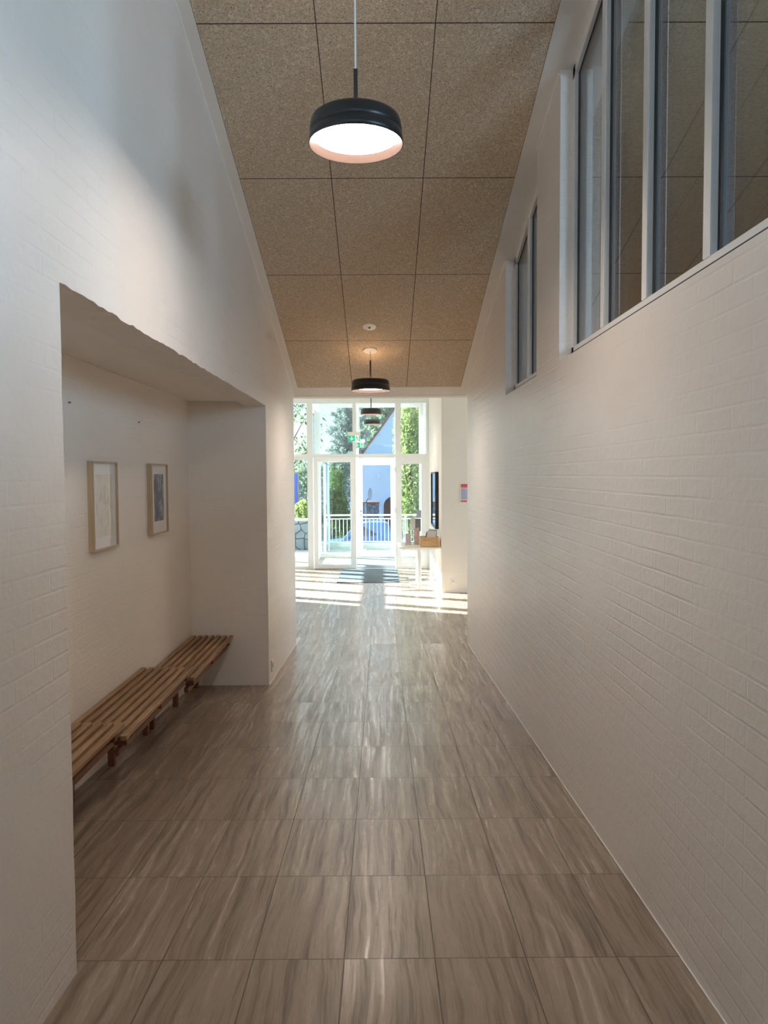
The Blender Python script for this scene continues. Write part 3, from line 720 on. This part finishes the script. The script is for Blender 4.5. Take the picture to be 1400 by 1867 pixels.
# ------------------------------------------------------------------ table and the things on it
tb = thing('table', (0.63, 13.2, 0), 'white table with T-shaped legs standing by the lobby side wall', 'table')
TX0, TX1, TY0, TY1 = 0.285, 0.975, 12.68, 13.62
s = MB(); s.box(TX0, TX1, TY0, TY1, 0.717, 0.74); s.build('tabletop', WHITE, tb, 0.003, 1)
for yy in (12.82, 13.46):
    s = MB(); s.box(0.60, 0.66, yy-0.03, yy+0.03, 0.03, 0.717); lg_ = s.build('leg', WHITEM, tb, 0.004, 1)
    s = MB(); s.prism('y', [(0.315, 0.002), (0.955, 0.002), (0.955, 0.012), (0.68, 0.034), (0.58, 0.034), (0.315, 0.012)], yy-0.035, yy+0.035); s.build('foot', WHITEM, lg_)
    s = MB(); s.prism('y', [(0.33, 0.716), (0.93, 0.716), (0.93, 0.70), (0.68, 0.675), (0.58, 0.675), (0.33, 0.70)], yy-0.02, yy+0.02); s.build('bracket', WHITEM, lg_)
s = MB(); s.box(0.615, 0.645, 12.85, 13.43, 0.64, 0.69); s.build('crossbar', WHITEM, tb)

cr_ = thing('wooden_crate', (0.80, 12.85, 0.74), 'small slatted pine crate at the front of the white table', 'crate')
cx0, cx1, cy0, cy1, cz = 0.640, 0.955, 12.70, 13.0, 0.741
for zz in (0.004, 0.058, 0.112):
    s = MB(); s.box(cx0+0.002, cx1-0.002, cy0, cy0+0.010, cz+zz, cz+zz+0.050); s.build('front_slat', CRATE, cr_, 0.0015, 1)
    s = MB(); s.box(cx0+0.002, cx1-0.002, cy1-0.010, cy1, cz+zz, cz+zz+0.050); s.build('back_slat', CRATE, cr_, 0.0015, 1)
    for a in (cx0, cx1-0.010):
        s = MB(); s.box(a, a+0.010, cy0+0.0105, cy1-0.0105, cz+zz, cz+zz+0.050); s.build('side_slat', CRATE, cr_, 0.0015, 1)
for a in (cx0+0.001, cx1-0.029):
    s = MB(); s.box(a, a+0.028, cy0-0.010, cy0-0.0005, cz, cz+0.164); s.build('corner_post', CRATE, cr_, 0.0015, 1)
s = MB(); s.box(cx0+0.011, cx1-0.011, cy0+0.011, cy1-0.011, cz, cz+0.008); s.build('bottom_board', CRATE, cr_)
def sheet(pts, name, mat, label, cat, group=None, th=0.003):
    a, b2, c2, d = [Vector(p_) for p_ in pts]; nrm = (b2-a).cross(d-a).normalized()*th
    s = MB(); vs = [a, b2, c2, d, a+nrm, b2+nrm, c2+nrm, d+nrm]
    s.add(vs, [(0,1,2,3), (4,5,6,7), (0,1,5,4), (1,2,6,5), (2,3,7,6), (3,0,4,7)])
    return tag(s.build(name, mat), label, cat, group)
PB = 'papers standing in the pine crate'
sheet([(0.715, 12.86, 0.752), (0.885, 12.86, 0.752), (0.925, 12.93, 0.985), (0.755, 12.93, 0.995)], 'leaflet', PAPER, 'white paper leaflet leaning in the pine crate, foremost', 'leaflet', PB)
sheet([(0.775, 12.90, 0.752), (0.935, 12.90, 0.752), (0.940, 12.965, 1.005), (0.800, 12.965, 1.025)], 'leaflet', PRINTB, 'blue-grey printed leaflet behind the white one in the pine crate', 'leaflet', PB)
sheet([(0.70, 12.815, 0.752), (0.72, 12.84, 0.752), (0.77, 12.87, 0.975), (0.75, 12.845, 0.975)], 'pamphlet', GREYD, 'thin dark pamphlet sticking up at the left of the pine crate', 'leaflet')
def holder(x, y, wd, hgt, label, insert):
    t = thing('brochure_holder', (x, y, 0.74), label, 'holder', 'acrylic brochure holders on the white table')
    z = 0.7412
    s = MB(); s.prism('x', [(y, z), (y+0.16, z), (y+0.10, z+hgt), (y+0.09, z+hgt), (y+0.145, z+0.006), (y, z+0.006)], x, x+wd); s.build('stand', ACRYL, t)
    s = MB(); s.prism('x', [(y+0.035, z+0.008), (y+0.043, z+0.008), (y+0.088, z+hgt*0.97), (y+0.080, z+hgt*0.97)], x+0.008, x+wd-0.008); s.build('brochure', insert, t)
holder(0.40, 13.0, 0.11, 0.20, 'acrylic holder with pale pink brochures at the left of the white table', mat_simple('pink_grey_print', (0.70, 0.60, 0.68), 0.5, 0, 0.4, 0.25, 30))
holder(0.545, 13.05, 0.105, 0.29, 'taller acrylic holder with a red and white brochure beside the pine crate', mat_simple('red_white_print', (0.72, 0.52, 0.50), 0.5, 0, 0.4, 0.45, 22))

mr = thing('mirror', (0.985, 13.75, 1.0), 'tall narrow black-edged mirror on the lobby side wall above the table', 'mirror')
s = MB(); frame_rect_y = None
for a, b2, c1, c2 in ((13.2, 13.235, 1.0, 1.985), (14.30, 14.335, 1.0, 1.985), (13.235, 14.30, 1.0, 1.03), (13.235, 14.30, 1.955, 1.985)): s.box(0.925, 0.983, a, b2, c1, c2)
s.box(0.955, 0.983, 13.235, 14.30, 1.03, 1.955)
s.build('frame', BLACK, mr)
s = MB(); s.box(0.940, 0.9545, 13.236, 14.299, 1.031, 1.954)
s.build('mirror_glass', mat_simple('silvered_glass', (0.9, 0.92, 0.92), 0.02, 1.0, 0.5, 0.01), mr)

# hand sanitiser on a slim stand behind the table
dp = thing('sanitiser_stand', (0.665, 14.35, 0), 'grey hand sanitiser dispenser on a slim stand behind the white table', 'dispenser')
s = MB(); s.box(0.50, 0.83, 14.22, 14.50, 0.002, 0.012); s.build('base_plate', WHITEM, dp, 0.003, 1)
s = MB(); s.box(0.675, 0.715, 14.37, 14.40, 0.012, 1.10); s.build('post', GREYD, dp, 0.003, 1)
s = MB(); s.box(0.625, 0.735, 14.33, 14.37, 0.88, 1.12); s.build('back_plate', GREYD, dp, 0.003, 1)
s = MB(); s.box(0.54, 0.63, 14.26, 14.36, 0.90, 1.14); s.build('dispenser_body', GREY, dp, 0.012, 2)
s = MB(); s.box(0.655, 0.745, 14.33, 14.336, 1.13, 1.28); s.build('notice_card', PRINTB, dp)

# ------------------------------------------------------------------ outside
PAVE = mat_simple('pale_paving', (0.62, 0.61, 0.58), 0.8, 0, 0.2, 0.1, 3, 0.002)
ASPH = mat_simple('asphalt', (0.11, 0.11, 0.12), 0.9, 0, 0.2, 0.15, 10, 0.003)
CONC = mat_simple('concrete_curb', (0.50, 0.50, 0.48), 0.85, 0, 0.2, 0.1, 8)
s = MB(); s.box(-9, 9, 18.2, 20.1, -0.4, -0.005); struct(s.build('floor_terrace', PAVE))
s = MB(); s.box(-60, 60, 20.1, 150, -1.6, -1.2); struct(s.build('floor_street', ASPH))
s = MB(); s.box(-1.68, 6, 19.82, 20.08, -0.4, 0.165); struct(s.build('trim_5', CONC))

rl = thing('railing', (0.3, 19.93, 0.165), 'white steel balustrade on a concrete curb outside the glass doors', 'railing')
ry = 19.93
for z, r in ((0.895, 0.022), (0.80, 0.014), (0.205, 0.012)):
    s = MB(); s.tube([(-1.35, ry, z), (2.6, ry, z)], r, 10); s.build('rail', WHITEM, rl)
for i in range(40):
    xx = -1.28+0.0975*i
    s = MB(); s.tube([(xx, ry, 0.205), (xx, ry, 0.80)], 0.0075, 6); s.build('baluster', WHITEM, rl)
for xx in (-1.35, 0.62, 2.6):
    s = MB(); s.tube([(xx, ry, 0.16), (xx, ry, 0.895)], 0.02, 10); s.build('post', WHITEM, rl)

gs = thing('glass_screen', (-1.36, 19.1, 0), 'pale teal glass wind screen standing outside the left of the doors', 'screen')
s = MB(); s.box(-1.366, -1.354, 18.5, 19.75, 0.06, 2.2); s.build('pane', GLASST, gs)
for yy in (18.45, 19.75):
    s = MB(); s.box(-1.385, -1.335, yy, yy+0.05, -0.004, 2.2); s.build('post', WHITEM, gs)

def mat_rubble():
    b = NB('rubble_stone'); c_ = b.coord(); v = b.n('ShaderNodeTexVoronoi'); b.l(c_, v.inputs['Vector']); v.inputs['Scale'].default_value = 4.5
    v.feature = 'DISTANCE_TO_EDGE'
    colr = b.mix(b.noise(c_, 6.0, 4), (0.13, 0.15, 0.18), (0.33, 0.36, 0.39))
    jt = b.ramp(v.outputs['Distance'], (0.0, 0.0), (0.06, 1.0))
    return b.pbr(b.mix(jt, (0.12, 0.12, 0.13), colr), 0.85, 0, b.bump(jt, 0.03), 0.2)
RUB = mat_rubble()
s = MB(); s.box(-9, -1.72, 19.9, 20.3, -0.3, 0.75); st = s.build('stone_wall', RUB); tag(st, 'low grey rubble stone wall outside the left window pane', 'wall')
s = MB(); s.box(-9, -1.70, 19.87, 20.33, 0.752, 0.80); s.build('coping', CONC, st)

# foliage: leaf blades scattered on clumps
def leaves(mb, c, rad, n, size, rnd, shape='ball', droop=0.0, asp=0.45):
    vs, fs = [], []
    for i in range(n):
        while True:
            p_ = Vector((rnd.uniform(-1, 1), rnd.uniform(-1, 1), rnd.uniform(-1, 1)))
            if 0.25 < p_.length < 1: break
        pos = Vector((c[0]+p_.x*rad[0], c[1]+p_.y*rad[1], c[2]+p_.z*rad[2]))
        d = Vector((rnd.uniform(-1, 1), rnd.uniform(-1, 1), rnd.uniform(-1, 1)-droop)).normalized()
        a = d.cross(Vector((rnd.uniform(-1, 1), rnd.uniform(-1, 1), rnd.uniform(-1, 1)))).normalized()
        l = size*rnd.uniform(0.6, 1.4); w_ = l*asp*0.5
        b = len(vs); vs += [pos-d*l*0.5, pos+a*w_, pos+d*l*0.5, pos-a*w_]; fs.append((b, b+1, b+2, b+3))
    mb.add(vs, fs)
def clumpy(parent, name, clumps, n, size, mat, seed, droop=0.0, asp=0.45):
    rnd_ = random.Random(seed); mb = MB()
    for c_, r in clumps: leaves(mb, c_, r if isinstance(r, tuple) else (r, r, r), n, size, rnd_, droop=droop, asp=asp)
    return mb.build(name, mat, parent)
BARK = mat_simple('bark', (0.16, 0.12, 0.09), 0.9, 0, 0.1, 0.3, 9, 0.01)
LG = mat_leaf('leaf_light', (0.17, 0.26, 0.08), (0.55, 0.64, 0.28))
LD = mat_leaf('leaf_dark_hazed', (0.15, 0.21, 0.17), (0.34, 0.43, 0.35))  # lightened and greyed, the haze of the glass is in the colour
LC = mat_leaf('needles_hazed', (0.16, 0.22, 0.20), (0.36, 0.44, 0.39), 0.2)  # haze in front of the far tree mixed into the needle colour
LP = mat_leaf('needles_pale', (0.20, 0.29, 0.21), (0.42, 0.54, 0.40))
LM = mat_leaf('leaf_mid', (0.07, 0.13, 0.05), (0.20, 0.31, 0.11))

def conifer(x, y, base, height, width, mat, seed, label, dens=70, size=0.30):
    rnd_ = random.Random(seed)
    t = thing('conifer_tree', (x, y, base), label, 'tree')
    s = MB(); s.tube([(x, y, base), (x, y, base+height*0.5), (x, y, base+height)], [0.28, 0.16, 0.02], 8)
    mb = MB(); lv = 24
    for i in range(lv):
        f_ = i/(lv-1); z = base+height*(0.08+0.90*f_); rr = width*(1-f_)**0.75+0.15
        k_ = max(5, int(12*(1-f_)+4)); ph = rnd_.uniform(0, 6.28)
        for j in range(k_):
            a = ph+2*math.pi*j/k_+rnd_.uniform(-.3, .3); r2 = rr*rnd_.uniform(0.55, 1.15); zz = z+rnd_.uniform(-.3, .3)
            tip = Vector((x+r2*math.cos(a), y+r2*math.sin(a), zz+r2*0.35))
            s.tube([(x, y, zz-0.2), tuple(tip)], [0.04, 0.012], 5, False)
            for q_ in range(5):
                u = 0.25+0.19*q_; pos = Vector((x, y, zz-0.2)).lerp(tip, min(u, 1.0))
                rq = (0.20+0.05*rr)*(1.25-0.55*u)
                leaves(mb, pos, (rq, rq, rq*0.9), int(dens*0.35), size, rnd_, asp=0.24)
    s.build('trunk', BARK, t); mb.build('foliage', mat, t)
def bushy(x, y, base, height, rx, rz, mat, seed, label, name='tree', n=260, clumps=26, size=0.22, z0=0.35, trunk=True, cat='tree', ry_=None):
    rnd_ = random.Random(seed); t = thing(name, (x, y, base), label, cat)
    cz_ = base+height*z0+(height*(1-z0))/2; hz = height*(1-z0)/2
    if trunk:
        tr = min(0.16, 0.02*height); s = MB(); s.tube([(x, y, base), (x+0.05*min(1, rx), y, base+height*0.4), (x, y, base+height*0.85)], [tr, tr*0.7, tr*0.2], 8)
        for j in range(9):
            a = rnd_.uniform(0, 6.28); zz = base+height*rnd_.uniform(0.35, 0.7)
            s.tube([(x, y, zz), (x+rx*0.5*math.cos(a), y+rx*0.5*math.sin(a), zz+height*0.12), (x+rx*0.9*math.cos(a), y+rx*0.9*math.sin(a), zz+height*0.25)], [tr*0.38, tr*0.22, tr*0.06], 5, False)
        s.build('trunk', BARK, t)
    cl = []
    for i in range(clumps):
        a = rnd_.uniform(0, 6.28); u = rnd_.uniform(-1, 1); rr = math.sqrt(max(0, 1-u*u))*rnd_.uniform(0.35, 0.9)
        cl.append(((x+rx*rr*math.cos(a), y+(ry_ or rx)*rr*math.sin(a), cz_+hz*u*0.85), (rx*rz, (ry_ or rx)*rz, hz*rz*0.8)))
    clumpy(t, 'foliage', cl, n, size, mat, seed+1)
    return t
conifer(-2.42, 57, -1.2, 12.0, 2.05, LC, 11, 'tall hazy blue-green conifer left of the white gable')
conifer(0.2, 68, -1.2, 12.5, 4.4, LP, 12, 'pale green conifer rising behind the white gable', 80, 0.4)
bushy(-4.05, 31, -1.2, 6.6, 1.9, 0.30, LM, 21, 'loose leafy tree seen through the far left upper pane', n=70, clumps=22, size=0.17)
bushy(1.05, 27.5, -1.2, 5.9, 0.66, 0.5, LG, 31, 'narrow bright yellow-green tree right of the white house', n=420, clumps=26, size=0.13, z0=0.12)
bushy(-2.6, 34, -1.2, 4.1, 1.5, 0.42, LD, 41, 'dark green bush behind the inner door leaf, below the conifer', 'bush', 480, 24, 0.16, 0.02, False, 'bush')
bushy(-4.2, 27, -1.2, 3.9, 1.5, 0.42, LD, 43, 'dark green bush behind the rubble wall at the far left', 'bush', 480, 24, 0.15, 0.02, False, 'bush')
bushy(-1.75, 31, -1.2, 3.5, 0.45, 0.5, LM, 47, 'slim grey-green thuja in front of the dark bush', 'bush', 380, 16, 0.13, 0.02, False, 'bush')
for i, (xx, lab) in enumerate(((-2.15, 'small pale shrub on the rubble wall, nearest the window frame'), (-3.15, 'small pale shrub on the rubble wall, farther left'))):
    bushy(xx, 20.85, -1.2, 2.4, 0.30, 0.45, LG, 51+i, lab, 'shrub', 240, 12, 0.08, 0.66, True, 'shrub')

# blue sign board at the far left
sg = thing('sign_board', (-2.7, 21.7, -1.2), 'upright blue sign board with a dark frame outside the far left pane', 'sign')
s = MB(); s.box(-3.1, -2.36, 21.68, 21.74, 0.45, 1.98); s.build('panel', mat_simple('blue_enamel', (0.05, 0.13, 0.55), 0.4), sg)
s = MB(); frame_rect(s, 21.66, 21.76, -3.14, -2.32, 0.40, 2.03, 0.04, 0.04, 0.05, 0.05); s.build('frame', GREYD, sg)
for xx in (-3.1, -2.42):
    s = MB(); s.box(xx, xx+0.06, 21.68, 21.74, -1.2, 0.40); s.build('post', GREYD, sg)

# white gabled house across the street
HY = 40.0
LIME = mat_simple('white_render_shaded', (0.58, 0.73, 0.87), 0.8, 0, 0.2, 0.03, 1.2, 0.004)  # white render, its blue skylit shade painted into the colour
TILE = mat_simple('red_roof_tiles', (0.34, 0.16, 0.12), 0.8, 0, 0.2, 0.25, 14, 0.02)
hs = thing('house', (0.7, HY, -1.2), 'white gabled house with steep red tiled roof and arched doorway across the street', 'house')
s = MB(); ax_, az_ = 0.72, 5.30; lx_, lz_ = -2.45, 0.95; rx_, rz_ = 3.3, 0.9
s.prism('y', [(lx_, -1.2), (rx_, -1.2), (rx_, rz_), (ax_, az_), (lx_, lz_)], HY, HY+6.5); hw = s.build('wall', LIME, hs)
s = MB(); sl_ = (az_-lz_)/(ax_-lx_)
s.prism('y', [(ax_, az_+0.02), (lx_-0.25, lz_+0.02-0.25*sl_), (lx_-0.30, lz_+0.10-0.25*sl_), (ax_, az_+0.14)], HY-0.06, HY+6.6)
sr_ = (az_-rz_)/(rx_-ax_)
s.prism('y', [(ax_, az_+0.02), (rx_+0.25, rz_+0.02-0.25*sr_), (rx_+0.30, rz_+0.10-0.25*sr_), (ax_, az_+0.14)], HY-0.06, HY+6.6)
s.build('roof', TILE, hs)
dxc, dr, dzs = 0.62, 0.50, 0.30
arc = lambda r: [(dxc+r*math.cos(math.pi*i/24), dzs+r*math.sin(math.pi*i/24)) for i in range(25)]
s = MB(); o_, i_ = arc(dr+0.17), arc(dr)
s.prism('y', [(dxc+dr+0.17, -1.2)]+o_+[(dxc-dr-0.17, -1.2), (dxc-dr, -1.2)]+i_[::-1]+[(dxc+dr, -1.2)], HY-0.12, HY-0.001); ds_ = s.build('door_surround', LIME, hs)
s = MB(); s.prism('y', [(dxc+dr, -1.2)]+i_+[(dxc-dr, -1.2)], HY-0.05, HY-0.001); s.build('arched_door', mat_wood('brown_plank_door', (0.10, 0.05, 0.03), (0.22, 0.13, 0.09), 2, 0.3), ds_)
s = MB(); s.box(-0.17, -0.10, HY-0.20, HY-0.04, 1.78, 1.98); s.build('wall_lamp', WHITEM, hw)
s = MB(); s.box(0.40, 0.72, HY-0.12, HY-0.002, 2.16, 2.22); s.build('ledge', LIME, hw)

bl = thing('outbuilding', (3.6, 51, -1.2), 'brown tiled roof of a building rising behind the white gable on the right', 'building')
s = MB(); s.prism('x', [(48.5, -1.2), (53, -1.2), (53, 4.3), (50.75, 6.2), (48.5, 4.3)], 1.2, 9); s.build('wall', LIME, bl)
s = MB(); s.prism('x', [(50.75, 6.22), (48.2, 4.06), (48.1, 4.20), (50.75, 6.40)], 1.0, 9.2); s.prism('x', [(50.75, 6.22), (53.3, 4.06), (53.4, 4.20), (50.75, 6.40)], 1.0, 9.2); s.build('roof', TILE, bl)

gwl = thing('garden_wall', (-0.55, 38.9, -1.2), 'dark stone garden wall with a reddish coping in front of the white house', 'wall')
s = MB(); s.box(-1.5, -0.12, 38.8, 39.1, -1.2, 0.50); s.build('stonework', RUB, gwl)
s = MB(); s.box(-1.5, -0.10, 38.75, 39.15, 0.502, 0.57); s.build('coping', TILE, gwl)
s = MB(); s.box(-0.098, 0.0, 38.8, 38.95, -1.2, 0.36); tag(s.build('gate_post', LIME), 'slim white gate post at the end of the dark garden wall', 'post')

sd = thing('satellite_dish', (-0.69, 33, -1.2), 'grey satellite dish on a pole seen through the outer door', 'dish')
s = MB(); s.tube([(-0.69, 33, -1.2), (-0.69, 33, 0.72)], 0.05, 12); s.build('pole', mat_simple('blue_grey_paint', (0.42, 0.47, 0.56), 0.5), sd)
s = MB(); s.tube([(-0.69, 33, 0.70), (-0.60, 32.95, 0.86), (-0.56, 32.9, 0.92)], 0.02, 8); s.build('arm', GREYD, sd)
DISH = mat_simple('grey_dish', (0.40, 0.44, 0.54), 0.5)
vs, fs = [], []
nr_, na = 8, 28; dc = Vector((-0.55, 32.9, 1.12)); ax1 = Vector((0.30, 0.95, 0.05)).normalized(); ax2 = Vector((0, 0, 1)); axn = ax1.cross(ax2).normalized()
for th in (0.0, 0.012):
    for i in range(nr_+1):
        for j in range(na):
            r = 0.27*i/nr_; a = 2*math.pi*j/na
            vs.append(dc+ax1*r*math.cos(a)*0.92+ax2*r*math.sin(a)+axn*(0.9*(r*r)+th))
o2 = (nr_+1)*na
for b0 in (0, o2):
    for i in range(nr_):
        for j in range(na): fs.append((b0+i*na+j, b0+i*na+(j+1) % na, b0+(i+1)*na+(j+1) % na, b0+(i+1)*na+j))
for j in range(na): fs.append((nr_*na+j, nr_*na+(j+1) % na, o2+nr_*na+(j+1) % na, o2+nr_*na+j))
s = MB(); s.add(vs, fs, True); s.build('reflector', DISH, sd)

# parked car
PAINT = mat_simple('car_paint_blue_grey', (0.16, 0.33, 0.62), 0.25, 0.3, 0.5, 0.02, 3, 0, 0.6)
CGL = mat_simple('car_glass', (0.07, 0.11, 0.17), 0.08, 0.0, 0.7)
ca = thing('car', (-1.0, 27.8, -1.2), 'light blue hatchback parked below the balustrade outside the doors', 'car')
gy0, gy1 = 27.0, 28.6
body = [(-2.55, -0.98), (-2.58, -0.72), (-2.45, -0.58), (-1.9, -0.46), (-1.36, -0.40), (0.40, -0.30), (0.50, -0.42), (0.54, -0.95), (0.42, -1.02), (-2.45, -1.02)]
s = MB(); s.prism('y', body, gy0, gy1); s.build('body', PAINT, ca, 0.03, 2)
roofp = [(-1.42, -0.40), (-1.05, 0.02), (-0.72, 0.21), (-0.45, 0.255), (0.05, 0.25), (0.24, 0.20), (0.44, -0.30)]
n_ = len(roofp); s = MB()
def cab(y, inset): return [(x_, y+(inset if i not in (0, n_-1) else 0)*1.0, z_) for i, (x_, z_) in enumerate(roofp)]
A, B = cab(gy0+0.02, 0.16), cab(gy1-0.02, -0.16)
s.add(A+B, [tuple(range(n_)), tuple(range(2*n_-1, n_-1, -1))]+[(i, n_+i, n_+(i+1) % n_, (i+1) % n_) for i in range(n_)]); cbn = s.build('cabin', PAINT, ca)
def side_glass(pts, name):
    q_ = MB(); vs = [(x_, gy0+0.02+0.16*min(1, max(0, (z_+0.40)/0.42))-0.012, z_) for x_, z_ in pts]; vs += [(a, b2+0.02, c2) for a, b2, c2 in vs]; m_ = len(pts)
    q_.add(vs, [tuple(range(m_)), tuple(range(2*m_-1, m_-1, -1))]+[(i, m_+i, m_+(i+1) % m_, (i+1) % m_) for i in range(m_)]); q_.build(name, CGL, cbn)
side_glass([(-1.22, -0.33), (-0.95, 0.0), (-0.66, 0.135), (-0.50, 0.15), (-0.50, -0.30)], 'front_window')
side_glass([(-0.43, -0.30), (-0.43, 0.155), (0.02, 0.15), (0.14, 0.12), (0.26, -0.24)], 'rear_window')
for xx in (-1.95, -0.05):
    for yy in (gy0+0.1, gy1-0.1):
        s = MB(); s.tube([(xx, yy-0.11, -0.90), (xx, yy+0.11, -0.90)], 0.30, 24); s.build('wheel', GASKET, ca)
s = MB(); s.ball((-2.42, gy0+0.15, -0.62), (0.13, 0.10, 0.09)); s.build('headlight', WHITEM, ca)
s = MB(); s.box(0.44, 0.535, gy0-0.01, gy0+0.12, -0.60, -0.36); s.build('tail_light', RED, ca)
